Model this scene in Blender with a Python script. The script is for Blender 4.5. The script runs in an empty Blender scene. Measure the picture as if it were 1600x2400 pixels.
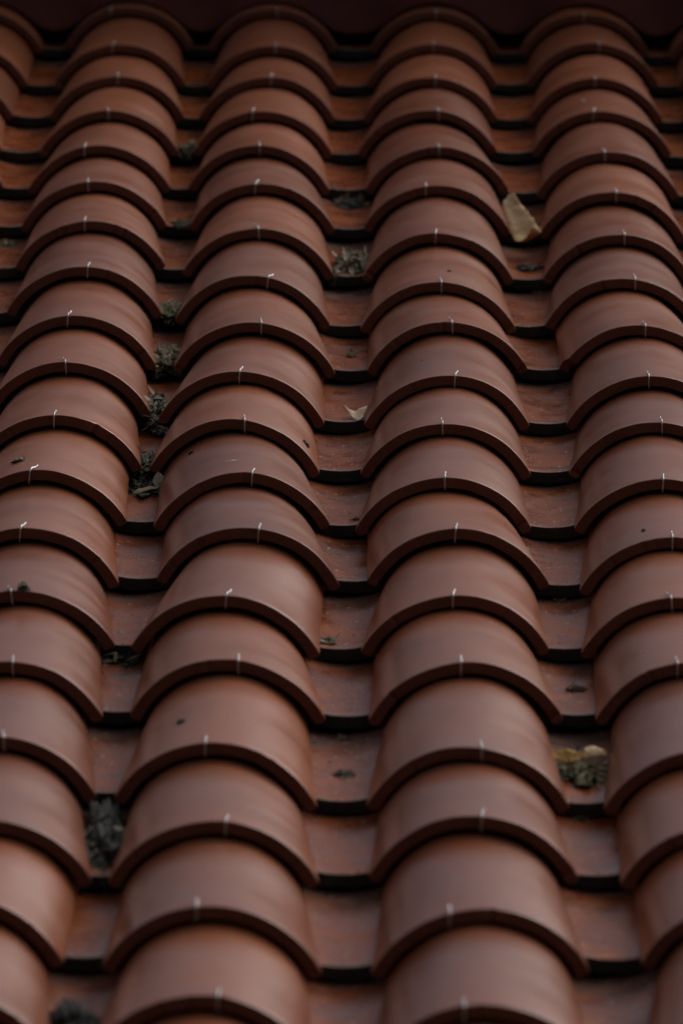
import bpy, bmesh, math, random
from mathutils import Vector, Matrix, Euler, noise

S = bpy.context.scene
COL = S.collection
PITCH = math.radians(20)
ROOF = Matrix.Rotation(PITCH, 4, 'X')          # roof frame: x across, y up the slope, z off the roof

# ---------------------------------------------------------------- camera
cam_d = bpy.data.cameras.new('camera'); cam = bpy.data.objects.new('camera', cam_d); COL.objects.link(cam)
RC = ((0.9999687, -0.0076394, 0.0020407), (0.0044153, 0.3253486, -0.9455838), (0.0065597, 0.9455633, 0.3253721))
cam.matrix_world = ROOF @ (Matrix.Translation((0.0042473, -8.5466217, 2.1047492)) @ Matrix(RC).to_4x4())
cam_d.sensor_fit = 'VERTICAL'; cam_d.sensor_height = 36; cam_d.sensor_width = 24; cam_d.lens = 180
cam_d.clip_start = 0.1; cam_d.clip_end = 5000
cam_d.dof.use_dof = True; cam_d.dof.focus_distance = 6.62; cam_d.dof.aperture_fstop = 5.6
S.camera = cam

# ---------------------------------------------------------------- daylight
SUN_AZ, SUN_EL = math.radians(62), math.radians(42)      # azimuth measured from +Y towards +X
w = bpy.data.worlds.new('World'); S.world = w; w.use_nodes = True
nt = w.node_tree; bg = nt.nodes['Background']
sky = nt.nodes.new('ShaderNodeTexSky'); sky.sky_type = 'NISHITA'; sky.sun_disc = False
sky.sun_elevation = SUN_EL; sky.sun_rotation = SUN_AZ; sky.dust_density = 4.0; sky.air_density = 1.0; sky.ozone_density = 1.0
hs = nt.nodes.new('ShaderNodeHueSaturation'); hs.inputs['Saturation'].default_value = 0.5      # thin overcast
nt.links.new(sky.outputs[0], hs.inputs['Color']); nt.links.new(hs.outputs[0], bg.inputs[0]); bg.inputs[1].default_value = 0.11
sd = bpy.data.lights.new('sun', 'SUN'); sd.energy = 1.2; sd.angle = math.radians(55); sd.color = (1.0, 0.95, 0.90)
sun = bpy.data.objects.new('sun', sd); COL.objects.link(sun)
sdir = Vector((math.sin(SUN_AZ) * math.cos(SUN_EL), math.cos(SUN_AZ) * math.cos(SUN_EL), math.sin(SUN_EL)))
sun.rotation_euler = sdir.to_track_quat('Z', 'Y').to_euler()
S.view_settings.view_transform = 'Standard'; S.view_settings.look = 'None'
S.view_settings.exposure = -0.03; S.view_settings.gamma = 1.0; S.view_settings.use_curve_mapping = False

# ---------------------------------------------------------------- material helpers
def new_mat(name):
    m = bpy.data.materials.new(name); m.use_nodes = True
    return m, m.node_tree, m.node_tree.nodes['Principled BSDF']
def N(t, typ, **kw):
    n = t.nodes.new(typ)
    for k, v in kw.items(): setattr(n, k, v)
    return n
def L(t, a, b): t.links.new(a, b)
def coords(t, scale=(1, 1, 1)):
    tc = N(t, 'ShaderNodeTexCoord'); oi = N(t, 'ShaderNodeObjectInfo')
    mul = N(t, 'ShaderNodeMath', operation='MULTIPLY'); mul.inputs[1].default_value = 37.0
    L(t, oi.outputs['Random'], mul.inputs[0])
    add = N(t, 'ShaderNodeVectorMath', operation='ADD')
    L(t, tc.outputs['Object'], add.inputs[0]); L(t, mul.outputs[0], add.inputs[1])
    mp = N(t, 'ShaderNodeMapping'); mp.inputs['Scale'].default_value = scale
    L(t, add.outputs[0], mp.inputs[0])
    return tc, oi, mp.outputs[0]
def tex(t, vec, scale, detail=4, rough=0.55):
    n = N(t, 'ShaderNodeTexNoise'); n.inputs['Scale'].default_value = scale
    n.inputs['Detail'].default_value = detail; n.inputs['Roughness'].default_value = rough
    L(t, vec, n.inputs['Vector']); return n.outputs['Fac']
def ramp(t, fac, stops):
    r = N(t, 'ShaderNodeValToRGB'); e = r.color_ramp.elements
    while len(e) < len(stops): e.new(0.5)
    for el, (p, c) in zip(e, stops):
        el.position = p; el.color = (c, c, c, 1) if isinstance(c, (int, float)) else (*c, 1)
    L(t, fac, r.inputs[0]); return r.outputs[0]
def mix(t, fac, a, b, blend='MIX'):
    m = N(t, 'ShaderNodeMix', data_type='RGBA', blend_type=blend)
    for sock, v in ((m.inputs[0], fac), (m.inputs[6], a), (m.inputs[7], b)):
        if hasattr(v, 'is_linked'): L(t, v, sock)
        elif isinstance(v, (int, float)): sock.default_value = v
        else: sock.default_value = (*v, 1)
    return m.outputs[2]
def math_(t, op, a, b=None):
    m = N(t, 'ShaderNodeMath', operation=op)
    for sock, v in ((m.inputs[0], a), (m.inputs[1], b)):
        if v is None: continue
        if hasattr(v, 'is_linked'): L(t, v, sock)
        else: sock.default_value = v
    return m.outputs[0]
def bump(t, h, strength, dist, bsdf):
    b = N(t, 'ShaderNodeBump'); b.inputs['Strength'].default_value = strength; b.inputs['Distance'].default_value = dist
    L(t, h, b.inputs['Height']); L(t, b.outputs[0], bsdf.inputs['Normal'])

# satin engobe on the upper face of the cover tiles
def make_glaze():
    m, t, b = new_mat('satin_terracotta')
    tc, oi, v = coords(t)
    mp = N(t, 'ShaderNodeMapping'); mp.inputs['Scale'].default_value = (5, 22, 5); L(t, v, mp.inputs[0])
    streak = tex(t, mp.outputs[0], 1.0, 3, 0.45)
    blot = tex(t, v, 9, 2, 0.5)
    base = mix(t, ramp(t, streak, [(0.3, 0.0), (0.7, 1.0)]), (0.240, 0.062, 0.022), (0.285, 0.081, 0.029))
    base = mix(t, ramp(t, blot, [(0.45, 0.0), (0.75, 0.5)]), base, (0.19, 0.062, 0.030))
    base = mix(t, 0.42, base, mix(t, oi.outputs['Random'], (0.150, 0.040, 0.018), (0.36, 0.105, 0.034)))
    smear = tex(t, v, 6, 3, 0.5)
    base = mix(t, ramp(t, smear, [(0.48, 0.0), (0.75, 0.4)]), base, (0.135, 0.045, 0.024))
    # fine dust film
    dust = math_(t, 'MULTIPLY', ramp(t, tex(t, v, 16, 2, 0.5), [(0.45, 0.0), (0.8, 0.14)]), 1.0)
    base = mix(t, dust, base, (0.24, 0.17, 0.14))
    base = mix(t, ramp(t, tex(t, v, 420, 2, 0.6), [(0.40, 0.20), (0.56, 0.0)]), base, (0.10, 0.040, 0.024))
    base = mix(t, ramp(t, tex(t, v, 26, 5, 0.7), [(0.56, 0.0), (0.72, 0.22)]), base, (0.12, 0.050, 0.030))
    # sparse dark and light flecks
    vo = N(t, 'ShaderNodeTexVoronoi'); vo.inputs['Scale'].default_value = 48; L(t, v, vo.inputs['Vector'])
    sp = math_(t, 'LESS_THAN', vo.outputs['Distance'], 0.07)
    sel = math_(t, 'GREATER_THAN', vo.outputs['Color'], 0.62)
    base = mix(t, math_(t, 'MULTIPLY', math_(t, 'MULTIPLY', sp, sel), 0.55), base, (0.035, 0.025, 0.02))
    L(t, base, b.inputs['Base Color'])
    r = ramp(t, mix(t, 0.5, streak, tex(t, v, 14, 2, 0.5)), [(0.3, 0.27), (0.7, 0.42)])
    L(t, r, b.inputs['Roughness']); b.inputs['IOR'].default_value = 1.75
    h = math_(t, 'ADD', math_(t, 'MULTIPLY', streak, 1.0), math_(t, 'MULTIPLY', tex(t, v, 10, 2, 0.5), 1.5))
    bump(t, h, 0.14, 0.0010, b)
    return m
# sawn unglazed clay: lips, edges, undersides; cover lips toned darker for shade
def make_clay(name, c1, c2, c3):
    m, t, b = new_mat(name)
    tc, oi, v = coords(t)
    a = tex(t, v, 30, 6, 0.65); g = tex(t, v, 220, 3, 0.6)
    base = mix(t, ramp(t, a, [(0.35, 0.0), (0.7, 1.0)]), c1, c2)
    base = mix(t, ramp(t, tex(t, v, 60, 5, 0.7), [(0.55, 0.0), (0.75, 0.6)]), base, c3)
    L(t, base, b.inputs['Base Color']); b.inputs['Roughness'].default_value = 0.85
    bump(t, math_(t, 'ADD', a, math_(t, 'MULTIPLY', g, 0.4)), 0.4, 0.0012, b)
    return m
def make_pan():
    m, t, b = new_mat('rusty_pan_clay')
    tc, oi, v = coords(t)
    n1 = tex(t, v, 24, 5, 0.6); n2 = tex(t, v, 9, 3, 0.5)
    base = mix(t, ramp(t, n1, [(0.3, 0.0), (0.7, 1.0)]), (0.215, 0.045, 0.013), (0.350, 0.090, 0.019))
    base = mix(t, ramp(t, n2, [(0.45, 0.0), (0.7, 0.7)]), base, (0.15, 0.034, 0.014))
    sep = N(t, 'ShaderNodeSeparateXYZ'); L(t, tc.outputs['Object'], sep.inputs[0])
    base = mix(t, ramp(t, tex(t, v, 42, 6, 0.75), [(0.50, 0.0), (0.66, 0.6)]), base, (0.060, 0.030, 0.018))
    # grey silt along the dripping edge and where the tile above drips
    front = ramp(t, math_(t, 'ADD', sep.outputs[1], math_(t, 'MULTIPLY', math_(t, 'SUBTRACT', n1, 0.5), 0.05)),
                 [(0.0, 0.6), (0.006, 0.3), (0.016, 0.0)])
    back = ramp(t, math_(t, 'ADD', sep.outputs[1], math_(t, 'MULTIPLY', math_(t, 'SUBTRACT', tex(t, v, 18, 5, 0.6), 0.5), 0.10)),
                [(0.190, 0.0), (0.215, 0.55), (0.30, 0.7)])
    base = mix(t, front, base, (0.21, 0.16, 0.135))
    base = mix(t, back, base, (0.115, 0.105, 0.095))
    for sc, thr, colr, pick in ((85, 0.16, (0.62, 0.50, 0.40), 0.80), (170, 0.20, (0.50, 0.36, 0.26), 0.58), (60, 0.13, (0.03, 0.028, 0.02), 0.78)):
        vo = N(t, 'ShaderNodeTexVoronoi'); vo.inputs['Scale'].default_value = sc; L(t, v, vo.inputs['Vector'])
        sc_ = N(t, 'ShaderNodeSeparateColor'); L(t, vo.outputs['Color'], sc_.inputs[0])
        k = math_(t, 'MULTIPLY', math_(t, 'LESS_THAN', vo.outputs['Distance'], thr), math_(t, 'GREATER_THAN', sc_.outputs[0], pick))
        base = mix(t, math_(t, 'MULTIPLY', k, 0.75), base, colr)
    L(t, base, b.inputs['Base Color'])
    L(t, ramp(t, n1, [(0.3, 0.20), (0.7, 0.42)]), b.inputs['Roughness']); b.inputs['Specular IOR Level'].default_value = 0.3
    bump(t, math_(t, 'ADD', n1, math_(t, 'MULTIPLY', tex(t, v, 140, 4, 0.7), 0.3)), 0.25, 0.0008, b)
    return m
def make_simple(name, c1, c2, rough, scale=60, metal=0.0, bstr=0.5, bdist=0.001):
    m, t, b = new_mat(name)
    tc, oi, v = coords(t)
    n = tex(t, v, scale, 5, 0.65)
    L(t, mix(t, ramp(t, n, [(0.35, 0.0), (0.65, 1.0)]), c1, c2), b.inputs['Base Color'])
    b.inputs['Roughness'].default_value = rough; b.inputs['Metallic'].default_value = metal
    bump(t, n, bstr, bdist, b)
    return m
GLAZE = make_glaze()
LIP = make_clay('bare_clay_edge_shaded', (0.088, 0.020, 0.008), (0.130, 0.031, 0.011), (0.036, 0.012, 0.007))  # unglazed clay with the shade of the front faces put into its colour
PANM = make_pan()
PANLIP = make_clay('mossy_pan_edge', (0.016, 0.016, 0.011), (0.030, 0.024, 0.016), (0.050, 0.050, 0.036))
WIRE = make_simple('galvanised_wire', (0.55, 0.56, 0.57), (0.34, 0.34, 0.34), 0.36, 300, 1.0, 0.2, 0.0003)
MAROON = make_simple('maroon_painted_sheet', (0.052, 0.009, 0.007), (0.080, 0.014, 0.010), 0.62, 14, 0, 0.3, 0.002)
WALLM = make_simple('dark_maroon_render', (0.010, 0.004, 0.004), (0.018, 0.007, 0.007), 0.9, 20, 0, 0.6, 0.004)
for _m in (MAROON, WALLM): _m.node_tree.nodes['Principled BSDF'].inputs['Specular IOR Level'].default_value = 0.15
DECK = make_simple('bitumen_underlay', (0.020, 0.018, 0.016), (0.035, 0.030, 0.026), 0.9, 20)
GROUND = make_simple('dark_grass_ground', (0.030, 0.045, 0.018), (0.055, 0.060, 0.030), 0.95, 0.6, 0, 0.6, 0.03)
SKY_BLOCK_HILL = make_simple('added_dark_hillside', (0.020, 0.028, 0.012), (0.045, 0.055, 0.022), 0.95, 0.8, 0, 1.0, 0.3)  # dark surface of the added hill that keeps sky light off the lips
SOIL = make_simple('mossy_soil', (0.032, 0.030, 0.014), (0.22, 0.19, 0.105), 0.95, 210, 0, 1.0, 0.004)
SOILD = make_simple('black_wet_soil', (0.012, 0.012, 0.009), (0.095, 0.092, 0.072), 0.75, 180, 0, 1.0, 0.004)
LGREY = make_simple('grey_dead_leaf', (0.24, 0.200, 0.14), (0.42, 0.36, 0.25), 0.75, 90)
LTAN = make_simple('tan_dead_leaf', (0.30, 0.21, 0.10), (0.44, 0.34, 0.19), 0.7, 70)
LBRN = make_simple('brown_dead_leaf', (0.10, 0.055, 0.025), (0.20, 0.11, 0.05), 0.75, 80)
LOLIVE = make_simple('olive_dead_leaf', (0.14, 0.13, 0.06), (0.27, 0.25, 0.13), 0.8, 90)
LPALE = make_simple('pale_yellow_leaf', (0.50, 0.28, 0.10), (0.90, 0.66, 0.38), 0.6, 38)
LORANGE = make_simple('ochre_leaf', (0.40, 0.20, 0.04), (0.55, 0.32, 0.08), 0.65, 70)
LBEIGE = make_simple('beige_leaf', (0.50, 0.34, 0.22), (0.64, 0.47, 0.33), 0.65, 90)
DARK = make_simple('black_fleck', (0.012, 0.012, 0.010), (0.04, 0.038, 0.032), 0.8, 200)
WHITEF = make_simple('white_fleck', (0.6, 0.56, 0.52), (0.45, 0.40, 0.36), 0.8, 200)

# ---------------------------------------------------------------- object helpers
def mesh_obj(name, verts, faces, mats, parent=None, smooth=True, midx=None, flat=None):
    me = bpy.data.meshes.new(name); me.from_pydata(verts, [], faces); me.update()
    for m in (mats if isinstance(mats, (list, tuple)) else [mats]): me.materials.append(m)
    for i, p in enumerate(me.polygons):
        p.use_smooth = smooth and not (flat and i in flat)
        if midx: p.material_index = midx[i]
    o = bpy.data.objects.new(name, me); COL.objects.link(o)
    if parent: o.parent = parent
    return o
def root(name, label, cat, group=None):
    o = bpy.data.objects.new(name, None); COL.objects.link(o); o.empty_display_size = 0.02
    tag(o, label, cat, group); return o
def tag(o, label, cat, group=None, kind=None):
    if label: o['label'] = label
    if cat: o['category'] = cat
    if group: o['group'] = group
    if kind: o['kind'] = kind
def place(o, x, y, z, yaw=0, roll=0, pitch=0):
    o.matrix_world = ROOF @ (Matrix.Translation((x, y, z)) @ Matrix.Rotation(yaw, 4, 'Z') @ Matrix.Rotation(pitch, 4, 'X') @ Matrix.Rotation(roll, 4, 'Y'))

# ---------------------------------------------------------------- tile shapes
TAU = 0.074
THICK = 0.0142
def arc_tile(hw0, H0, hwk, Hk, length, seed, sign=1, chip=None, na=54, rough=1.0, TAU=0.074, skew=0.0):
    """curved tile: sign=1 arch (cover), sign=-1 trough (pan). y up the slope, front at y=0."""
    ys = [0.0, 0.00022, 0.0007, 0.006]; ins = [0.0007, 0.00022, 0.0, 0.0]
    k = 18
    ys += [0.006 + (length - 0.006) * (i + 1) / k for i in range(k)]; ins += [0] * k
    vs = []; rings = []; ne = 5
    for y, d in zip(ys, ins):
        hw = hw0 - hwk * y; H = H0 - Hk * y
        R = (hw * hw + H * H) / (2 * H); th = math.asin(min(1, hw / R))
        if H > R: th = math.pi - th
        ring = []
        def P(r, a, side):
            nz = noise.noise(Vector((a * 1.6 + seed * 7, y * 7, seed * 3.1)))
            nf = noise.noise(Vector((a * 9 + seed * 5, y * 25, seed)))
            rr = r + rough * (0.0019 * nz + 0.00022 * nf)
            x = rr * math.sin(a); z = H - R + rr * math.cos(a)
            jit = noise.noise(Vector((a * 3.3, seed * 2.7, 1))) * 0.0011 + noise.noise(Vector((a * 22, seed * 1.3, 5))) * 0.00035 + noise.noise(Vector((a * 70, seed, 9))) * 0.00018 + max(0, noise.noise(Vector((a * 16, seed * 4.3, 2))) - 0.36) * 0.010
            yy = y + rough * jit * max(0, 1 - y / 0.05)
            if chip:
                side_, ext, depth = chip
                s = side_ * a / th
                if s > 1 - ext:
                    q = (s - (1 - ext)) / ext
                    cut = depth * min(1, q * 2.2) ** 0.6 * (1 + 0.25 * noise.noise(Vector((a * 30, 3, 7))))
                    if yy < cut: yy = cut + 0.0004 * ys.index(y)
            yy += skew * x * max(0, 1 - y / 0.12)
            if sign > 0: return (x, yy, z - TAU * yy)
            return (x, yy, -(z - H) - TAU * yy)
        for i in range(na + 1): ring.append(P(R - d, -th + 2 * th * i / na, 0))
        rm = R - THICK / 2; h = THICK / 2 - d
        for j in range(1, ne):                       # rounded long edge, right
            f = math.pi * j / ne
            ring.append(P(rm + h * math.cos(f), th + h * 0.55 * math.sin(f) / R, 1))
        for i in range(na + 1): ring.append(P(R - THICK + d, th - 2 * th * i / na, 2))
        for j in range(1, ne):
            f = math.pi - math.pi * j / ne
            ring.append(P(rm + h * math.cos(f), -th - h * 0.55 * math.sin(f) / R, 3))
        b = len(vs); vs += ring; rings.append(list(range(b, b + len(ring))))
    n = len(rings[0]); fs = []; mi = []; flat = set()
    for a, b in zip(rings, rings[1:]):
        for i in range(n):
            j = (i + 1) % n
            f = (a[i], a[j], b[j], b[i]) if sign > 0 else (a[i], b[i], b[j], a[j])
            fs.append(f); mi.append(0 if i < na else 1)
    # front and back faces as strips
    for r, fl in ((rings[0], True), (rings[-1], False)):
        o = r[:na + 1]; i_ = r[na + ne:na + ne + na + 1][::-1]
        er = r[na + 1:na + ne]; el = r[2 * na + ne + 1:]
        for q in range(na):
            flat.add(len(fs)); fs.append((o[q], i_[q], i_[q + 1], o[q + 1])); mi.append(1)
        flat.add(len(fs)); fs.append(tuple([o[na]] + [i_[na]] + er[::-1])); mi.append(1)
        flat.add(len(fs)); fs.append(tuple([i_[0]] + [o[0]] + el[::-1])); mi.append(1)
    return vs, fs, mi, flat
def tile_mesh(name, mats, **kw):
    vs, fs, mi, flat = arc_tile(**kw)
    me = bpy.data.meshes.new(name); me.from_pydata(vs, [], fs); me.update()
    for m in mats: me.materials.append(m)
    for i, p in enumerate(me.polygons): p.use_smooth = i not in flat; p.material_index = mi[i]
    bm = bmesh.new(); bm.from_mesh(me); bmesh.ops.recalc_face_normals(bm, faces=bm.faces); bm.to_mesh(me); bm.free()
    return me
CH, CHW = 0.0687, 0.1101
COVER = dict(hw0=CHW, H0=CH, hwk=0.070, Hk=0.022, length=0.33)
PANK = dict(hw0=0.074, H0=0.0255, hwk=-0.03, Hk=-0.01, length=0.33, sign=-1, rough=0.8)
def pan_from(seed):
    # the visible concave face of a pan is the inner arc of the flipped tile
    vs, fs, mi, flat = arc_tile(seed=seed, na=36, **PANK)
    return vs, fs, mi, flat
PTHICK = 0.0160; PTAU = 0.094
def pan_mesh(seed):
    na, ne = 36, 5
    R0 = 0.12
    ys = [0.0, 0.0004, 0.0012, 0.008] + [0.008 + 0.322 * (i + 1) / 14 for i in range(14)]
    ins = [0.0012, 0.0004, 0, 0] + [0] * 14
    vs = []; rings = []
    for y, d in zip(ys, ins):
        th = math.radians(43) + y * 0.25
        ring = []
        def P(r, a):
            rr = r + 0.0009 * noise.noise(Vector((a * 2 + seed * 3, y * 8, seed))) + 0.0002 * noise.noise(Vector((a * 12, y * 40, seed)))
            jit = noise.noise(Vector((a * 4, seed * 2.1, 1))) * 0.0016 + noise.noise(Vector((a * 30, seed * 1.7, 5))) * 0.0006
            yy = y + jit * max(0, 1 - y / 0.05)
            return (rr * math.sin(a), yy, R0 - rr * math.cos(a) - PTAU * yy)
        for i in range(na + 1): ring.append(P(R0 + d, -th + 2 * th * i / na))
        for j in range(1, ne): ring.append(P(R0 + PTHICK / 2 - (PTHICK / 2 - d) * math.cos(math.pi * j / ne), th))
        for i in range(na + 1): ring.append(P(R0 + PTHICK - d, th - 2 * th * i / na))
        for j in range(1, ne): ring.append(P(R0 + PTHICK / 2 + (PTHICK / 2 - d) * math.cos(math.pi * j / ne), -th))
        b = len(vs); vs += ring; rings.append(list(range(b, b + len(ring))))
    n = len(rings[0]); fs = []; mi = []; flat = set()
    for k, (a, b) in enumerate(zip(rings, rings[1:])):
        for i in range(n):
            j = (i + 1) % n; fs.append((a[i], a[j], b[j], b[i])); mi.append(0 if i < na and k > 0 else 1)
    for r in (rings[0], rings[-1]):
        o = r[:na + 1]; i_ = r[na + ne:2 * na + ne + 1][::-1]
        for q in range(na):
            flat.add(len(fs)); fs.append((o[q], i_[q], i_[q + 1], o[q + 1])); mi.append(1)
        flat.add(len(fs)); fs.append(tuple([o[na]] + [i_[na]] + r[na + 1:na + ne][::-1])); mi.append(1)
        flat.add(len(fs)); fs.append(tuple([i_[0]] + [o[0]] + r[2 * na + ne + 1:][::-1])); mi.append(1)
    me = bpy.data.meshes.new('pan_tile'); me.from_pydata(vs, [], fs); me.update()
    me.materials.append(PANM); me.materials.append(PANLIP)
    for i, p in enumerate(me.polygons): p.use_smooth = i not in flat; p.material_index = mi[i]
    bm = bmesh.new(); bm.from_mesh(me); bmesh.ops.recalc_face_normals(bm, faces=bm.faces); bm.to_mesh(me); bm.free()
    return me
pan_meshes = [pan_mesh(i + 1) for i in range(6)]

def tube(path, r, seg=8):
    pts = [Vector(p) for p in path]; vs = []; fs = []
    for i, p in enumerate(pts):
        d = (pts[min(i + 1, len(pts) - 1)] - pts[max(i - 1, 0)]).normalized()
        u = d.cross(Vector((1, 0, 0.01))); u.normalize(); v = d.cross(u)
        rr = r * (0.7 if i in (0, len(pts) - 1) else 1)
        for k in range(seg):
            a = 2 * math.pi * k / seg; vs.append(tuple(p + u * rr * math.cos(a) + v * rr * math.sin(a)))
    for i in range(len(pts) - 1):
        for k in range(seg):
            a = i * seg + k; b = i * seg + (k + 1) % seg; fs.append((a, b, b + seg, a + seg))
    fs.append(tuple(range(seg))[::-1]); fs.append(tuple(range((len(pts) - 1) * seg, len(pts) * seg)))
    return vs, fs
def smooth_path(ps, k=4):
    out = []
    for i in range(len(ps) - 1):
        p0, p1, p2, p3 = (Vector(ps[max(i - 1, 0)]), Vector(ps[i]), Vector(ps[i + 1]), Vector(ps[min(i + 2, len(ps) - 1)]))
        for j in range(k):
            t = j / k
            out.append(0.5 * ((2 * p1) + (p2 - p0) * t + (2 * p0 - 5 * p1 + 4 * p2 - p3) * t * t + (3 * p1 - p0 - 3 * p2 + p3) * t ** 3))
    out.append(Vector(ps[-1])); return out
def hook_mesh(s, bend, TAU=0.074, skew=0.0):
    """wire hook gripping the lip at sideways offset s; its tip leans by bend"""
    R = (CHW ** 2 + CH ** 2) / (2 * CH); top = CH - R + math.sqrt(R * R - s * s); a = math.asin(s / R)
    b = bend
    ps = [(s - b * .002, 0.030, -THICK - .0038), (s - b * .002, 0.008, -THICK - .0034), (s - b * .002, 0.0, -THICK - .0030), (s - b * .0018, -0.0030, -THICK + .0005),
          (s - b * .001, -0.0034, -0.008), (s, -0.0032, -0.001), (s + b * .0008, -0.0008, 0.0022), (s + b * .003, 0.0035, 0.0030),
          (s + b * .0062, 0.0085, 0.0022), (s + b * .0085, 0.0125, 0.0034), (s + b * .0092, 0.0145, 0.0028)]
    ps = [(x, y + skew * s, top + z - TAU * y - (0.5 * (x - s) ** 2 / R + math.tan(a) * (x - s))) for x, y, z in ps]
    vs, fs = tube(smooth_path(ps), 0.0010)
    me = bpy.data.meshes.new('wire_hook'); me.from_pydata([tuple(v) for v in vs], [], fs); me.update()
    for p in me.polygons: p.use_smooth = True
    me.materials.append(WIRE); return me

# ---------------------------------------------------------------- tile positions, in metres on the roof
E, W, VS = 0.22513, 0.26, 0.0038
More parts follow.
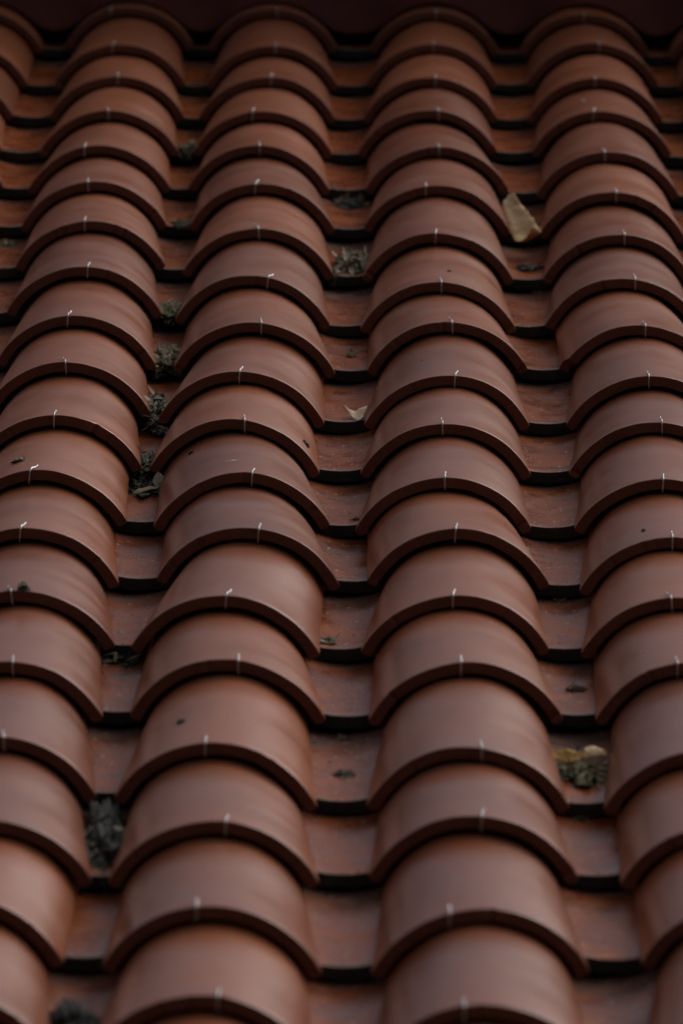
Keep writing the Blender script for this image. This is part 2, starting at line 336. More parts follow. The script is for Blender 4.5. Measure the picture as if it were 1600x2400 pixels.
# (column, row): sideways offset, slope offset, skew, roll, lift, hook offset
OFF = {
(0,0):(0.0105, -0.011640000000000001, -0.0008, 0.0013, -0.0001, None),
(0,1):(-0.0007, -0.021360000000000004, -0.0015, 0.0021, -0.0001, None),
(0,2):(-0.0105, -0.0086, -0.0006, 0.0006, -0.0, None),
(0,3):(-0.0151, -0.00092, -0.0001, -0.0002, 0.0, None),
(1,0):(0.005, 0.0249, 0.0054, -0.0278, -0.0007, -0.029),
(1,1):(0.0018, -0.0181, 0.0859, -0.0754, -0.0, -0.009),
(1,2):(0.0078, -0.0083, 0.024, -0.0073, -0.0004, 0.002),
(1,3):(0.0053, -0.0082, 0.041, -0.0149, 0.0002, 0.0),
(1,4):(0.0007, 0.0007, 0.036, -0.0414, -0.0002, -0.021),
(1,5):(0.0024, 0.0176, 0.0511, -0.0254, -0.0, -0.007),
(1,6):(0.0082, 0.0253, 0.0377, -0.0152, 0.0003, -0.007),
(1,7):(0.0125, 0.0108, 0.0019, 0.0287, 0.0004, 0.004),
(1,8):(0.0137, -0.0005, -0.1341, -0.0076, -0.0009, -0.011),
(1,9):(0.013, 0.0065, -0.0154, 0.0052, 0.0001, -0.002),
(1,10):(0.0109, 0.0009, -0.0208, 0.0108, 0.0001, -0.002),
(1,11):(0.0014, 0.0027, 0.04, -0.0374, -0.0001, -0.008),
(1,12):(0.0027, 0.0069, -0.0085, 0.014, -0.0, -0.009),
(1,13):(0.0079, 0.0093, 0.0089, -0.0161, 0.0, -0.01),
(1,14):(0.0052, -0.0004, 0.0437, -0.0342, -0.0001, None),
(1,15):(0.0092, -0.005, -0.0001, 0.0002, -0.0, None),
(1,16):(0.0153, -0.0141, -0.0004, 0.0004, -0.0, None),
(1,17):(-0.002, 0.0078, 0.0002, -0.0002, 0.0, None),
(2,0):(-0.0075, 0.0219, 0.004, 0.0014, -0.0003, 0.007),
(2,1):(-0.0039, -0.0183, 0.0011, 0.0082, 0.0005, 0.005),
(2,2):(-0.0077, -0.0046, -0.0071, 0.0213, 0.0003, 0.005),
(2,3):(-0.0103, -0.0028, -0.0053, 0.0256, 0.0008, -0.018),
(2,4):(-0.0123, 0.013, -0.019, 0.0317, 0.0001, -0.001),
(2,5):(-0.004, 0.0151, -0.0337, 0.0258, -0.0001, -0.011),
(2,6):(-0.0054, -0.0049, -0.0167, 0.016, 0.0, 0.0),
(2,7):(-0.0083, -0.0225, -0.0771, 0.0401, -0.0005, 0.021),
(2,8):(-0.0009, -0.0255, -0.1238, 0.0618, -0.0001, 0.008),
(2,9):(-0.0136, -0.0246, -0.0323, 0.0225, -0.0003, -0.003),
(2,10):(-0.0179, -0.0078, -0.0208, 0.0364, 0.0003, 0.012),
(2,11):(-0.0041, -0.0003, 0.0316, -0.0184, 0.0007, 0.014),
(2,12):(0.0083, 0.0149, -0.1064, 0.1168, 0.0007, 0.012),
(2,13):(-0.0132, 0.0008, -0.03, 0.0674, 0.0009, 0.001),
(2,14):(-0.0049, 0.0168, -0.1272, -0.0206, -0.0003, 0.013),
(2,15):(-0.0114, -0.0136, -0.0843, 0.0117, -0.0004, -0.011),
(2,16):(-0.0069, -0.0096, -0.0105, -0.0128, -0.0003, 0.013),
(2,17):(-0.0024, -0.0077, -0.0442, 0.0237, 0.0002, -0.016),
(2,18):(-0.0074, 0.0034, -0.0, -0.0003, 0.0, 0.017),
(3,0):(0.0094, 0.0178, -0.0255, 0.0255, -0.0007, 0.001),
(3,1):(0.003, 0.0107, 0.0235, 0.0209, -0.0008, 0.0),
(3,2):(-0.0031, 0.0041, 0.0417, -0.017, -0.0003, 0.008),
(3,3):(-0.0107, 0.0175, 0.0528, -0.0453, 0.0, 0.018),
(3,4):(0.0018, 0.0176, -0.0002, -0.0014, -0.0001, 0.002),
(3,5):(-0.0015, 0.0173, -0.0321, 0.0255, 0.0003, -0.018),
(3,6):(-0.003, -0.0211, -0.0255, 0.0119, 0.0006, -0.005),
(3,7):(-0.0065, -0.0446, 0.0054, -0.006, -0.0001, 0.004),
(3,8):(0.0034, -0.0142, 0.0135, -0.0106, 0.0002, 0.006),
(3,9):(-0.0005, -0.0305, -0.0037, -0.0012, -0.0001, 0.01),
(3,10):(-0.0049, -0.014, -0.0105, -0.0119, 0.0008, -0.005),
(3,11):(-0.0112, -0.0054, 0.0269, -0.046, 0.0003, 0.002),
(3,12):(0.0035, 0.0203, -0.0339, 0.0322, 0.0008, -0.005),
(3,13):(-0.0035, 0.0134, 0.0278, -0.0209, 0.0, -0.003),
(3,14):(0.0047, 0.0166, 0.0228, -0.0216, 0.0003, -0.006),
(3,15):(0.0017, -0.0158, 0.0088, 0.0086, -0.0003, 0.014),
(3,16):(0.0045, 0.0134, -0.0037, 0.005, -0.0002, 0.007),
(3,17):(0.0064, -0.0018, 0.0807, 0.0368, -0.0011, -0.033),
(3,18):(0.0051, -0.0107, -0.0, 0.0002, -0.0, -0.02),
(4,0):(0.0056, 0.0082, -0.0032, 0.008, 0.0, -0.003),
(4,1):(0.0106, 0.0251, 0.0308, -0.0062, -0.0005, 0.009),
(4,2):(0.004, 0.0084, 0.0021, -0.0128, 0.0001, -0.001),
(4,3):(0.0059, 0.0231, -0.0106, -0.0113, 0.0, -0.014),
(4,4):(0.0045, -0.0041, -0.017, -0.0176, 0.0009, -0.006),
(4,5):(0.0007, -0.014, -0.0286, 0.0576, 0.0013, 0.003),
(4,6):(-0.0008, -0.0141, 0.0006, 0.0071, 0.0, 0.007),
(4,7):(-0.0058, -0.0144, 0.0161, -0.0135, 0.0, 0.017),
(4,8):(0.0098, -0.0188, -0.0916, 0.0802, -0.0002, 0.002),
(4,9):(0.0076, -0.0254, -0.0186, 0.0083, -0.0001, -0.002),
(4,10):(0.0044, 0.0043, 0.0262, -0.03, 0.0, 0.009),
(4,11):(0.0033, -0.0031, -0.036, 0.0299, -0.0001, -0.003),
(4,12):(-0.0003, 0.0044, 0.0038, -0.006, -0.0, 0.001),
(4,13):(-0.0063, 0.0134, 0.0175, -0.0195, 0.0, -0.006),
(4,14):(0.0007, 0.027, -0.0067, -0.0257, -0.0001, -0.018),
(4,15):(-0.0009, -0.0195, 0.0005, -0.0005, -0.0, None),
(4,16):(0.0074, 0.0022, -0.0001, 0.0001, 0.0, None),
(4,17):(0.0185, 0.0247, -0.0007, 0.0007, 0.0, None),

}
rnd = random.Random(5)
COLS, ROWS = range(0, 6), range(0, 21)
POS = {}
for c in COLS:
    for r in ROWS:
        o = OFF.get((c, r))
        if o is None: o = (rnd.uniform(-.004, .004), rnd.uniform(-.01, .01), rnd.uniform(-.02, .02), 0, 0, rnd.uniform(-.01, .01))
        du, dv, yaw, roll, dz, hk = o
        roll = max(-.018, min(.018, roll * .5)); yaw = max(-.085, min(.085, yaw))
        if hk is None: hk = rnd.uniform(-.012, .012)
        POS[c, r] = ((c - 2.5) * W + du, -r * E - VS * c + dv, yaw, roll, dz, hk)
# each body lies along the line to the tile above it and is tilted to clear it by a few millimetres
BODY = {}
for c in COLS:
    for r in ROWS:
        if r == 0: BODY[c, r] = (0.0, 0.074); continue
        a, b_ = POS[c, r], POS[c, r - 1]
        dx, dy = b_[0] - a[0], b_[1] - a[1]
        BODY[c, r] = (-math.atan2(dx, dy), (THICK + rnd.uniform(.0045, .0065)) / dy - 0.022)
BEND = {(1,0):.5,(1,8):.4,(1,9):-.5,(1,10):.15,(1,11):.9,(1,12):.6,(1,13):-.6,(2,5):.5,(2,6):-.6,(2,7):.7,(2,8):-.1,(2,10):-.2,(2,11):.35,(2,12):.3,(2,13):.4,
        (3,3):-.4,(3,7):-.2,(3,8):-.4,(3,9):.35,(3,11):.05,(3,12):.3,(3,13):.2,(4,1):-.3,(4,4):-.35,(4,7):-.2,(4,8):-.25,(4,9):-.2,(4,13):-.7,(3,1):-.2,(4,14):-.1}
ORD = ['top', 'second', 'third', 'fourth', 'fifth', 'sixth', 'seventh', 'eighth', 'ninth', 'tenth', 'eleventh', 'twelfth', 'thirteenth', 'fourteenth', 'fifteenth',
       'sixteenth', 'seventeenth', 'eighteenth', 'nineteenth', 'twentieth', 'twenty-first']
CN = ['leftmost', 'second', 'third', 'fourth', 'fifth', 'sixth']
def colname(c): return 'leftmost column' if c == 0 else CN[c] + ' column from left'
def rowname(r): return 'topmost tile' if r == 0 else ORD[r] + ' tile from top'
SPECIAL = {(4, 8): 'cover tile with broken lower left corner', (3, 8): 'cover tile with blunted lower right corner',
           (2, 12): 'cover tile twisted with its right corner low', (1, 13): 'cover tile with green crumb beside its hook',
           (2, 11): 'cover tile with pale scratch above its hook', (1, 11): 'cover tile with hook bent far right'}

# ---------------------------------------------------------------- setting
def box(name, x0, x1, y0, y1, z0, z1, mat, kind=None, roof=True):
    v = [(x, y, z) for z in (z0, z1) for y in (y0, y1) for x in (x0, x1)]
    f = [(0, 2, 3, 1), (4, 5, 7, 6), (0, 1, 5, 4), (2, 6, 7, 3), (0, 4, 6, 2), (1, 3, 7, 5)]
    o = mesh_obj(name, v, f, mat, smooth=False)
    if roof: o.matrix_world = ROOF.copy()
    if kind: o['kind'] = kind
    return o
g = mesh_obj('ground', [(-2000, -2000, -7), (2000, -2000, -7), (2000, 2000, -7), (-2000, 2000, -7)], [(0, 1, 2, 3)], GROUND, smooth=False); g['kind'] = 'structure'
gx, gy = 60, 40; hv = []; hf = []
for j in range(gy + 1):
    for i in range(gx + 1):
        x = -120 + 240 * i / gx; y = -150 + 170 * j / gy
        d1 = -14 - y; d2 = -10 - x - max(0, y) * 1.2                     # added unseen rise behind the viewer and on the left, blocks sky light
        h = max(0, min(1, max(d1, d2 * 0.8) / 26)); h = h * h * (3 - 2 * h) * (22 if d1 > d2 * .8 else 17)
        h += 2.2 * noise.noise(Vector((x * .07, y * .07, 2))) * min(1, h / 4) + 0.9 * noise.noise(Vector((x * .3, y * .3, 7))) * min(1, h / 4)
        hv.append((x, y, -7.05 + h))
for j in range(gy):
    for i in range(gx):
        a = j * (gx + 1) + i; hf.append((a, a + 1, a + gx + 2, a + gx + 1))
sky_block_hill = mesh_obj('added_sky_block_hills', hv, hf, SKY_BLOCK_HILL); sky_block_hill['kind'] = 'structure'  # out of view, added to darken tile lips and left slopes
box('roof_deck', -1.2, 1.2, -5.1, 0.6, -0.12, -0.085, DECK, 'structure')

def cover_z(x):                                   # height of the top row of covers near the flashing
    z = 0.0
    for c in COLS:
        u = POS[c, 0][0]; hw = 0.1073; H = 0.0677; R = (hw * hw + H * H) / (2 * H)
        if abs(x - u) < hw: z = max(z, H - R + math.sqrt(R * R - (x - u) ** 2) - 0.0037)
    return z
nx = 320; xs = [-0.9 + 1.8 * i / nx for i in range(nx + 1)]
raw = [max(cover_z(x) + 0.0035, 0.013 + 0.004 * noise.noise(Vector((x * 9, 0, 3)))) for x in xs]
prof = raw[:]
for _ in range(14):
    prof = [max(raw[i], (prof[max(i - 1, 0)] + prof[i] + prof[min(i + 1, nx)]) / 3) for i in range(nx + 1)]
lv = [(0.0, 0.0, 1.0), (0.012, 0.004, 1.0), (0.035, 0.022, 0.95), (0.060, 0.058, 0.80), (0.080, 0.105, 0.55), (0.092, 0.155, 0.28), (0.098, 0.21, 0.08), (0.100, 0.27, 0.0)]
vs = []; nl = len(lv)
for t_ in (0, 1):
    for k, (dy, dz, a) in enumerate(lv):
        for i, x in enumerate(xs):
            z = 0.045 * (1 - a) + prof[i] * a + dz
            y = 0.052 + POS[2, 0][1] + dy + 0.004 * noise.noise(Vector((x * 6, dz * 9, 1)))
            if t_: y += 0.0022; z -= 0.0012
            vs.append((x, y, z))
M = nx + 1; fs = []
for k in range(nl - 1):
    for i in range(nx):
        a = k * M + i; fs.append((a, a + 1, a + M + 1, a + M)); b = a + nl * M; fs.append((b, b + M, b + M + 1, b + 1))
for i in range(nx): fs.append((i, i + nl * M, i + 1 + nl * M, i + 1))
fl = mesh_obj('wall_flashing', vs, fs, MAROON); fl.matrix_world = ROOF.copy()
tag(fl, 'dark maroon wavy flashing pressed over the topmost row of tiles', 'flashing')
pw = box('parapet_wall', -1.6, 1.6, 0.158 + POS[2, 0][1], 0.42, -0.1, 0.48, WALLM)
tag(pw, 'near black maroon wall above the wavy flashing at the top edge', 'wall')

# ---------------------------------------------------------------- cover tiles
for c in COLS:
    for r in ROWS:
        u, v, yaw, roll, dz, hk = POS[c, r]
        base = SPECIAL.get((c, r), 'terracotta cover tile')
        lab = '%s, %s, %s' % (base, rowname(r), colname(c))
        t = root('cover_tile', lab, 'roof tile', 'arched cover tiles in upright columns')
        bx, tau = BODY[c, r]
        chip = (-1, 0.13, 0.020) if (c, r) == (4, 8) else (1, 0.07, 0.007) if (c, r) in ((3, 8), (3, 3)) else None
        me = tile_mesh('clay_body', [GLAZE, LIP], seed=c * 21 + r + 1, chip=chip, TAU=tau, skew=yaw - bx, **COVER)
        b = bpy.data.objects.new('clay_body', me); COL.objects.link(b); b.parent = t
        h = bpy.data.objects.new('wire_hook', hook_mesh(hk, BEND.get((c, r), rnd.uniform(-.3, .3)), skew=yaw - bx)); COL.objects.link(h); h.parent = t
        place(t, u, v, dz, bx, roll)
# ---------------------------------------------------------------- pan tiles in the gutters
def pan_pos(g_, r):
    a = POS[g_, r]; b = POS[g_ + 1, r]
    return (a[0] + b[0]) / 2, ((a[1] + .11 * a[2]) + (b[1] - .11 * b[2])) / 2 + 0.042
GN = ['first and second', 'second and third', 'third and fourth', 'fourth and fifth', 'fifth and sixth']
for g_ in range(5):
    for r in ROWS:
        x, y = pan_pos(g_, r)
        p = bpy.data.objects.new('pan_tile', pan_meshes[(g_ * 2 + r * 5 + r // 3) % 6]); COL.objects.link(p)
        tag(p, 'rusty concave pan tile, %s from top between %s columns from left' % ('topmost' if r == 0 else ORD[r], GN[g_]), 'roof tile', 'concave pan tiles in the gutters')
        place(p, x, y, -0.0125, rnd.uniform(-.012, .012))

# ---------------------------------------------------------------- debris
def leaf(name, outline, mat, parent=None, curl=0.0, fold=0.0, thick=0.0005, seed=0, wav=0.001):
    """thin leaf from an outline (list of x,y in metres) filled with a subdivided grid and curled"""
    bm = bmesh.new()
    vs_ = [bm.verts.new((x, y, 0)) for x, y in outline]; f = bm.faces.new(vs_)
    bmesh.ops.triangulate(bm, faces=[f])
    bmesh.ops.subdivide_edges(bm, edges=bm.edges[:], cuts=4, use_grid_fill=True)
    for v in bm.verts:
        x, y, _ = v.co
        v.co.z = curl * x * x + fold * abs(x) + wav * noise.noise(Vector((x * 120 + seed, y * 120, seed))) * 2
        v.co.z += curl * 0.4 * y * y
    bmesh.ops.recalc_face_normals(bm, faces=bm.faces)
    ret = bmesh.ops.solidify(bm, geom=bm.faces[:], thickness=thick)
    me = bpy.data.meshes.new(name); bm.to_mesh(me); bm.free()
    for p in me.polygons: p.use_smooth = True
    me.materials.append(mat); o = bpy.data.objects.new(name, me); COL.objects.link(o)
    if parent: o.parent = parent
    return o
def oval(l, w_, seed, n=14):
    q = random.Random(seed); out = []
    for i in range(n):
        a = 2 * math.pi * i / n
        k = 1 + q.uniform(-.18, .18)
        out.append((w_ * math.sin(a) * abs(math.sin(a)) ** 0.3 * k, l * math.cos(a) * (1 + q.uniform(-.06, .06))))
    return out
def mound(name, sx, sy, sz, mat, seed, parent=None, rough=0.5):
    bm = bmesh.new(); bmesh.ops.create_icosphere(bm, subdivisions=5, radius=1)
    for v in bm.verts:
        d = v.co.normalized()
        k = 1 + rough * noise.noise(d * 2.2 + Vector((seed, 0, 0))) + 0.35 * noise.noise(d * 7 + Vector((seed, 1, 0))) + 0.26 * noise.noise(d * 17 + Vector((0, seed, 0))) + 0.16 * noise.noise(Vector((d.x * 60, d.y * 22, d.z * 40 + seed)))
        v.co = Vector((d.x * sx * k, d.y * sy * k, d.z * sz * k))
    me = bpy.data.meshes.new(name); bm.to_mesh(me); bm.free()
    for p in me.polygons: p.use_smooth = True
    me.materials.append(mat); o = bpy.data.objects.new(name, me); COL.objects.link(o)
    if parent: o.parent = parent
    return o
def bits(name, sx, sy, sz, n, size, mat, seed, parent=None, elong=2.2):
    """many crumpled leaf scraps scattered over a mound, one mesh"""
    q = random.Random(seed); vs_ = []; fs_ = []
    for _ in range(n):
        a = q.uniform(0, 2 * math.pi); rr = math.sqrt(q.random())
        p = Vector((sx * rr * math.cos(a), sy * rr * math.sin(a), sz * math.sqrt(max(0, 1 - rr * rr)) * q.uniform(.75, 1.15)))
        rot = Euler((q.uniform(-.9, .9), q.uniform(-.9, .9), q.uniform(0, 6.28))).to_matrix()
        s_ = size * q.uniform(.4, 1.3); l = s_ * q.uniform(1, elong)
        b = len(vs_); m_ = 5; curl = q.uniform(-.5, .5) / s_ * .35
        for i in range(m_ + 1):
            t_ = i / m_; wd = s_ * .5 * math.sin(math.pi * (0.08 + 0.86 * t_)) * q.uniform(.8, 1.15)
            yy = (t_ - .5) * l
            for sx_ in (-1, 0, 1):
                v = rot @ Vector((sx_ * wd, yy, curl * yy * yy + (0.25 * wd if sx_ else 0))); vs_.append(tuple(p + v))
        for i in range(m_):
            for k in (0, 1):
                a0 = b + i * 3 + k; fs_.append((a0, a0 + 1, a0 + 4, a0 + 3))
    return mesh_obj(name, vs_, fs_, mat, parent)
def twigs(name, sx, sy, sz, n, l, mat, seed, parent=None, r=0.0007):
    q = random.Random(seed); vs_ = []; fs_ = []
    for _ in range(n):
        p = Vector((q.uniform(-sx, sx), q.uniform(-sy, sy), q.uniform(.3, 1) * sz)); a = q.uniform(0, 6.28); d = Vector((math.cos(a), math.sin(a), q.uniform(-.3, .5))) * l * q.uniform(.4, 1)
        k = Vector((q.uniform(-1, 1), q.uniform(-1, 1), q.uniform(-1, 1))) * l * .12
        v, f = tube([p - d / 2, p + k, p + d / 2], r * q.uniform(.6, 1.3), 5); b = len(vs_)
        vs_ += v; fs_ += [tuple(b + i for i in ff) for ff in f]
    return mesh_obj(name, vs_, fs_, mat, parent)
def on_pan(o, g_, r, du, dv, dz=0.0, yaw=0, pitch=0, roll=0):
    x, y = pan_pos(g_, r)
    place(o, x + du, y + dv, -0.0125 - PTAU * dv + dz, yaw, roll, pitch)
def clump(label, g_, r, du, dv, sx, sy, sz, soil, parts, seed, dz=0, cat='debris'):
    t = root('debris_clump', label, cat)
    mound('soil_mound', sx * .95, sy * 1.0, sz * .78, soil, seed, t, rough=.8)
    twigs('twigs', sx, sy * 1.1, sz * .8, 14, .014, LTAN if seed % 2 else LBRN, seed * 7, t, r=.00045)
    for k, (kind, n, size, mat) in enumerate(parts):
        if kind == 'leaf': bits('leaf_scraps', sx * 1.08, sy * 1.15, sz * .78, max(3, int(n * .8)), size * .62, mat, seed * 10 + k, t, elong=6.5)
        else: twigs('twigs', sx, sy, sz * .9, n, size, mat, seed * 10 + k, t)
    on_pan(t, g_, r, du, dv, dz); return t
clump('grey clump of leaf litter in the left gutter near the top', 1, 3, .002, .012, .017, .030, .014, SOIL, [('leaf', 40, .007, LGREY), ('leaf', 30, .007, SOILD)], 1)
clump('thin crumbs of litter on a pan edge under the upper left grey clump', 1, 5, .004, .014, .015, .018, .004, SOIL, [('leaf', 26, .005, LOLIVE), ('leaf', 14, .004, SOILD)], 2)
clump('grey green moss clump in the left gutter, above the tan clump', 1, 7, 0, .022, .019, .034, .012, SOIL, [('leaf', 50, .007, LOLIVE), ('leaf', 24, .006, LGREY)], 3)
clump('tan and green leaf clump in the left gutter, largest of that gutter', 1, 8, .000, .030, .023, .046, .015, SOIL, [('leaf', 40, .008, LOLIVE), ('leaf', 26, .009, LTAN), ('leaf', 26, .008, LGREY), ('twig', 8, .02, LBRN)], 4)
clump('pale grey crumpled leaves wedged in the left gutter at mid height', 1, 9, .002, .015, .016, .052, .014, SOILD, [('leaf', 34, .011, LGREY), ('leaf', 16, .010, LOLIVE)], 5)
clump('dark hanging scraps just below the crumpled grey leaves', 1, 9, .012, -.040, .012, .014, .006, SOILD, [('leaf', 10, .010, LGREY)], 55, dz=-.012)
clump('twiggy olive litter standing in the narrow left gutter', 1, 10, .000, .004, .012, .040, .013, SOILD, [('leaf', 26, .010, LOLIVE), ('twig', 22, .030, LBRN), ('leaf', 8, .008, LGREY)], 6)
clump('black litter with a curled tan leaf below the twiggy olive litter', 1, 11, .004, .165, .024, .038, .014, SOILD, [('leaf', 26, .009, SOILD), ('leaf', 10, .008, LGREY), ('twig', 6, .02, LBRN)], 7)
clump('brown twigs and straw under a pan edge in the left gutter', 1, 14, -.004, .222, .026, .026, .012, SOILD, [('twig', 14, .030, LTAN), ('leaf', 10, .009, LBRN)], 8)
clump('large black wet heap filling the lower left gutter', 1, 16, 0, .098, .028, .085, .020, SOILD, [('leaf', 70, .011, SOILD), ('leaf', 16, .009, LGREY)], 9)
clump('mottled heap of crumpled leaves in the middle gutter', 2, 6, .010, .070, .026, .050, .020, SOIL, [('leaf', 34, .013, LGREY), ('leaf', 34, .011, LOLIVE), ('leaf', 6, .010, LORANGE)], 10)
clump('grey moss caught under a tile corner beside the mottled heap', 2, 6, -.024, .012, .010, .016, .012, SOIL, [('leaf', 20, .006, LGREY)], 11, dz=-.004)
clump('brown litter strip in the middle gutter near the top', 2, 5, -.002, .200, .030, .026, .008, SOILD, [('leaf', 30, .012, LBRN), ('leaf', 10, .008, LTAN)], 12)
clump('small dark pebble like lump on a pan in the middle gutter', 2, 8, 0, .097, .0065, .009, .005, SOIL, [('leaf', 8, .004, SOILD)], 13)
clump('blue black twiggy scraps below the pale yellow leaf', 3, 6, .008, .076, .021, .015, .006, SOILD, [('leaf', 22, .009, DARK), ('twig', 6, .016, LTAN)], 14)
clump('grey crumbs under the pan edge below the twiggy scraps', 3, 7, .020, .240, .009, .014, .006, SOIL, [('leaf', 14, .005, LGREY)], 15)
clump('grey brown stick fragment on a pan in the right gutter', 3, 14, .004, .105, .011, .006, .004, SOILD, [('leaf', 8, .006, LGREY), ('twig', 5, .018, LBRN)], 16)
clump('big grey green mound with dead leaves in the lower right gutter', 3, 15, .002, .098, .030, .036, .013, SOIL, [('leaf', 20, .010, SOILD), ('leaf', 34, .011, LOLIVE), ('leaf', 14, .012, LBRN)], 17)
clump('dull yellow smear of litter below the big grey green mound', 3, 16, -.008, .215, .020, .020, .006, SOIL, [('leaf', 14, .010, LTAN)], 18)
clump('dark crumb of litter at a pan edge left of the middle gutter', 2, 13, -.016, .026, .009, .013, .005, SOILD, [('leaf', 12, .006, LGREY)], 19)
clump('short twig lying under a pan edge in the lower middle gutter', 2, 15, .002, .242, .006, .008, .003, SOILD, [('twig', 4, .020, LTAN)], 20)
clump('reddish dark scab of litter on a pan in the lower middle gutter', 2, 15, .003, .094, .010, .018, .0012, SOILD, [('leaf', 12, .007, LBRN)], 21)
clump('tiny green seed at a tile corner in the middle gutter', 2, 11, .0185, .028, .0035, .005, .0035, SOILD, [('leaf', 3, .005, LOLIVE)], 22)
clump('round black lump at the very bottom left of the photo', 1, 18, -.006, .065, .023, .034, .026, DARK, [('leaf', 12, .007, DARK)], 23)
clump('yellowish crumbs in the far left gutter at the photo edge', 0, 6, -.006, .185, .016, .016, .004, SOIL, [('leaf', 14, .008, LTAN), ('leaf', 6, .008, LORANGE)], 24)
clump('fine grey crumbs hanging at a pan edge, lowest right gutter opening', 3, 13, .004, .230, .008, .010, .005, SOIL, [('leaf', 8, .005, LGREY)], 25)
# single leaves
def tagleaf(o, label): tag(o, label, 'leaf'); return o
o = leaf('dry_leaf', [(-.0125, .062), (-.004, .070), (.004, .068), (.010, .050), (.0155, .030), (.0165, .008), (.0180, -.012), (.0165, -.035), (.0120, -.058), (.006, -.064), (-.002, -.050), (-.010, -.034), (-.0145, -.010), (-.0140, .020), (-.0135, .045)], LPALE, curl=24, seed=3, wav=.0030)
tagleaf(o, 'large pale yellow leaf leaning between two tiles in the right gutter'); on_pan(o, 3, 5, .002, -.060, .006, yaw=.20, pitch=.20, roll=-.3); o.scale = (1.28, .80, 1.0)
o = leaf('dry_leaf', oval(.011, .004, 5), LORANGE, curl=40, seed=5)
tagleaf(o, 'small curled ochre scrap behind the large pale yellow leaf'); on_pan(o, 3, 5, .020, -.004, .011, yaw=.9, pitch=.3)
o = leaf('dry_leaf', [(-.020, .012), (-.012, .004), (-.004, -.012), (.004, -.026), (.010, -.030), (.013, -.012), (.018, .014), (.006, .016), (-.006, .010)], LBEIGE, curl=10, fold=.35, seed=8, wav=.0012)
tagleaf(o, 'folded beige leaf at a pan edge in the middle gutter'); on_pan(o, 2, 9, .015, .020, .005, yaw=-.05, pitch=.22); o.scale = (.85, .8, .85)
o = leaf('dry_leaf', oval(.020, .0065, 9), LTAN, curl=-35, seed=9)
tagleaf(o, 'curled tan leaf on the black litter in the left gutter'); on_pan(o, 1, 11, -.002, .142, .010, yaw=-1.2, pitch=.2)
o = leaf('dry_leaf', oval(.016, .010, 12), LGREY, curl=30, seed=12)
tagleaf(o, 'grey cupped leaf right of the curled tan leaf'); on_pan(o, 1, 11, .018, .160, .012, yaw=.4, pitch=.8)
o = leaf('dry_leaf', oval(.021, .009, 14), LORANGE, curl=20, seed=14)
tagleaf(o, 'ochre leaf lying on top of the big grey green mound'); on_pan(o, 3, 15, -.010, .128, .015, yaw=0, pitch=.75); o.rotation_euler.rotate_axis('Z', 1.45); o.scale = (1, 1.15, 1)
o = leaf('dry_leaf', oval(.013, .008, 16), LPALE, curl=-30, seed=16)
tagleaf(o, 'small cream leaf at the top right of the big grey green mound'); on_pan(o, 3, 15, .017, .140, .019, yaw=0, pitch=.75); o.rotation_euler.rotate_axis('Z', 1.3)
o = leaf('dry_leaf', oval(.018, .007, 18), LBRN, curl=30, seed=18)
tagleaf(o, 'rust brown leaf between the ochre and the cream leaf'); on_pan(o, 3, 15, .013, .118, .014, yaw=0, pitch=.7); o.rotation_euler.rotate_axis('Z', 1.75)
# specks lying on the cover tiles
def on_cover(o, c, r, lx, ly, dz=0, yaw=0):
    u, v, yw, roll, dz0, _ = POS[c, r]
    hw = CHW - .070 * ly; H = CH - .022 * ly; R = (hw * hw + H * H) / (2 * H)
    z = H - R + math.sqrt(max(1e-6, R * R - lx * lx)) - BODY[c, r][1] * ly
    a = math.asin(max(-.99, min(.99, lx / R)))
    o.matrix_world = ROOF @ (Matrix.Translation((u, v, dz0)) @ Matrix.Rotation(BODY[c, r][0], 4, 'Z') @ Matrix.Rotation(roll, 4, 'Y')
                             @ Matrix.Translation((lx, ly, z + dz)) @ Matrix.Rotation(a, 4, 'Y') @ Matrix.Rotation(yaw, 4, 'Z'))
def speck(label, c, r, lx, ly, sx, sy, mat, seed, yaw=0, cat='speck', h=.45):
    o = mound('debris_speck', sx, sy, min(sx, sy) * h, mat, seed, rough=.8); tag(o, label, cat); on_cover(o, c, r, lx, ly, .0003, yaw)
t = root('insect_husk', 'grey insect husk lying left of a bent hook, left edge', 'insect husk')
mound('husk_body', .0060, .0032, .0022, DARK, 31, t, rough=.8)
bits('husk_wings', .0085, .004, .003, 9, .005, LGREY, 32, t)
on_cover(t, 1, 11, -.0306, .0586, .001, .3)
speck('tiny black dot between insect husk and bent hook', 1, 11, -.0145, .0324, .0010, .0014, DARK, 33)
t = root('leaf_flake', 'torn black flake on the right slope of a tile, photo centre', 'debris')
bits('flake_scraps', .005, .006, .001, 9, .005, DARK, 35, t); on_cover(t, 2, 10, .0903, .043, .0004, .3)
t = root('leaf_crumb', 'dark green crumb sitting right of a wire hook at left edge', 'debris')
mound('crumb_core', .0055, .0048, .0042, SOILD, 37, t, rough=.9); bits('crumb_scraps', .006, .005, .005, 8, .005, LOLIVE, 38, t); on_cover(t, 1, 13, .004, .006, .002)
speck('black dropping on a blurred lower tile, third column', 2, 15, -.0431, .0993, .0044, .0062, DARK, 39)
speck('tiny brown speck on a tile below the mottled leaf heap, right side', 3, 7, .0155, .0783, .0026, .0034, DARK, 40)
speck('tiny black dot high on a tile near the photo centre', 3, 9, -.0347, .1108, .0012, .0020, DARK, 41)
speck('small dark speck on a tile near the right edge', 4, 12, -.032, .0495, .0022, .0030, DARK, 42)
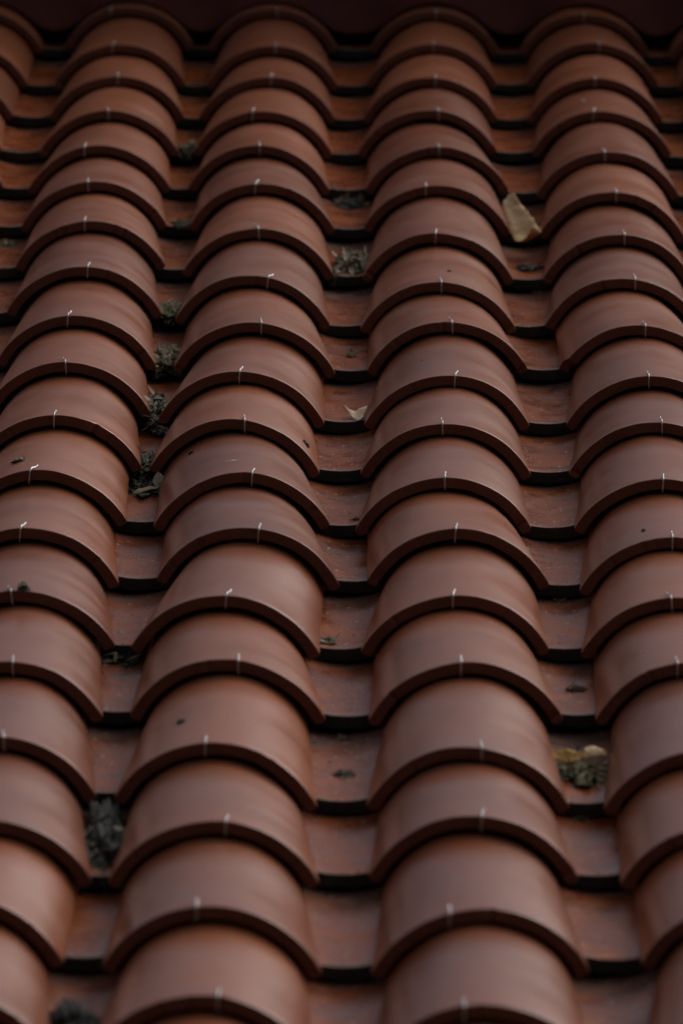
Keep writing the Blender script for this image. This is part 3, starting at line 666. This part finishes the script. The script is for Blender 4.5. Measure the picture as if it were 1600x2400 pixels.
speck('short dark splinter high on a tile with pale scratch', 2, 11, -.0572, .185, .0030, .0028, DARK, 43, yaw=.4)
speck('thin white scratch mark above a wire hook, photo centre', 2, 11, -.0094, .0671, .0062, .0016, WHITEF, 44, cat='scratch', h=.25)
speck('faint pale fleck on an upper tile of the right full column', 4, 3, -.0246, .1162, .0026, .0036, WHITEF, 45)

# fine grit and moss crumbs washed into every gutter
def grit(name, label, n, lo, hi, mat, seed, edge=0.0):
    q = random.Random(seed); vs_ = []; fs_ = []
    for _ in range(n):
        g_ = q.randrange(5); r = q.randrange(21); px, py = pan_pos(g_, r)
        lx = max(-.04, min(.04, q.gauss(0, .016))); ly = q.uniform(.003, .19) if q.random() > edge else abs(q.gauss(0, .006)) + .002
        z = -0.0125 + 0.12 - math.sqrt(0.12 ** 2 - lx * lx) - PTAU * ly
        s_ = q.uniform(lo, hi) * (q.random() ** 1.5 + .4); b = len(vs_)
        ax = [s_ * q.uniform(.6, 1.6), s_ * q.uniform(.6, 1.6), s_ * q.uniform(.25, .6)]; rz = q.uniform(0, 3.14)
        for dx, dy, dz in ((1, 0, 0), (0, 1, 0), (-1, 0, 0), (0, -1, 0), (0, 0, 1), (0, 0, -.5)):
            ex, ey = dx * ax[0] * q.uniform(.7, 1.2), dy * ax[1] * q.uniform(.7, 1.2)
            vs_.append((px + lx + ex * math.cos(rz) - ey * math.sin(rz), py + ly + ex * math.sin(rz) + ey * math.cos(rz), z + dz * ax[2]))
        for k in range(4):
            fs_.append((b + k, b + (k + 1) % 4, b + 4)); fs_.append((b + (k + 1) % 4, b + k, b + 5))
    o = mesh_obj(name, vs_, fs_, mat, smooth=False); o.matrix_world = ROOF.copy()
    tag(o, label, 'grit', kind='stuff')
grit('pale_grit', 'pale specks of grit scattered over the rusty pan tiles', 1500, .0003, .0010, WHITEF, 71)
grit('dark_grit', 'dark crumbs of dirt scattered along the gutters', 1300, .0004, .0019, SOILD, 72, .35)
grit('moss_crumbs', 'olive moss crumbs caught near the pan edges', 700, .0006, .0022, LOLIVE, 73, .6)
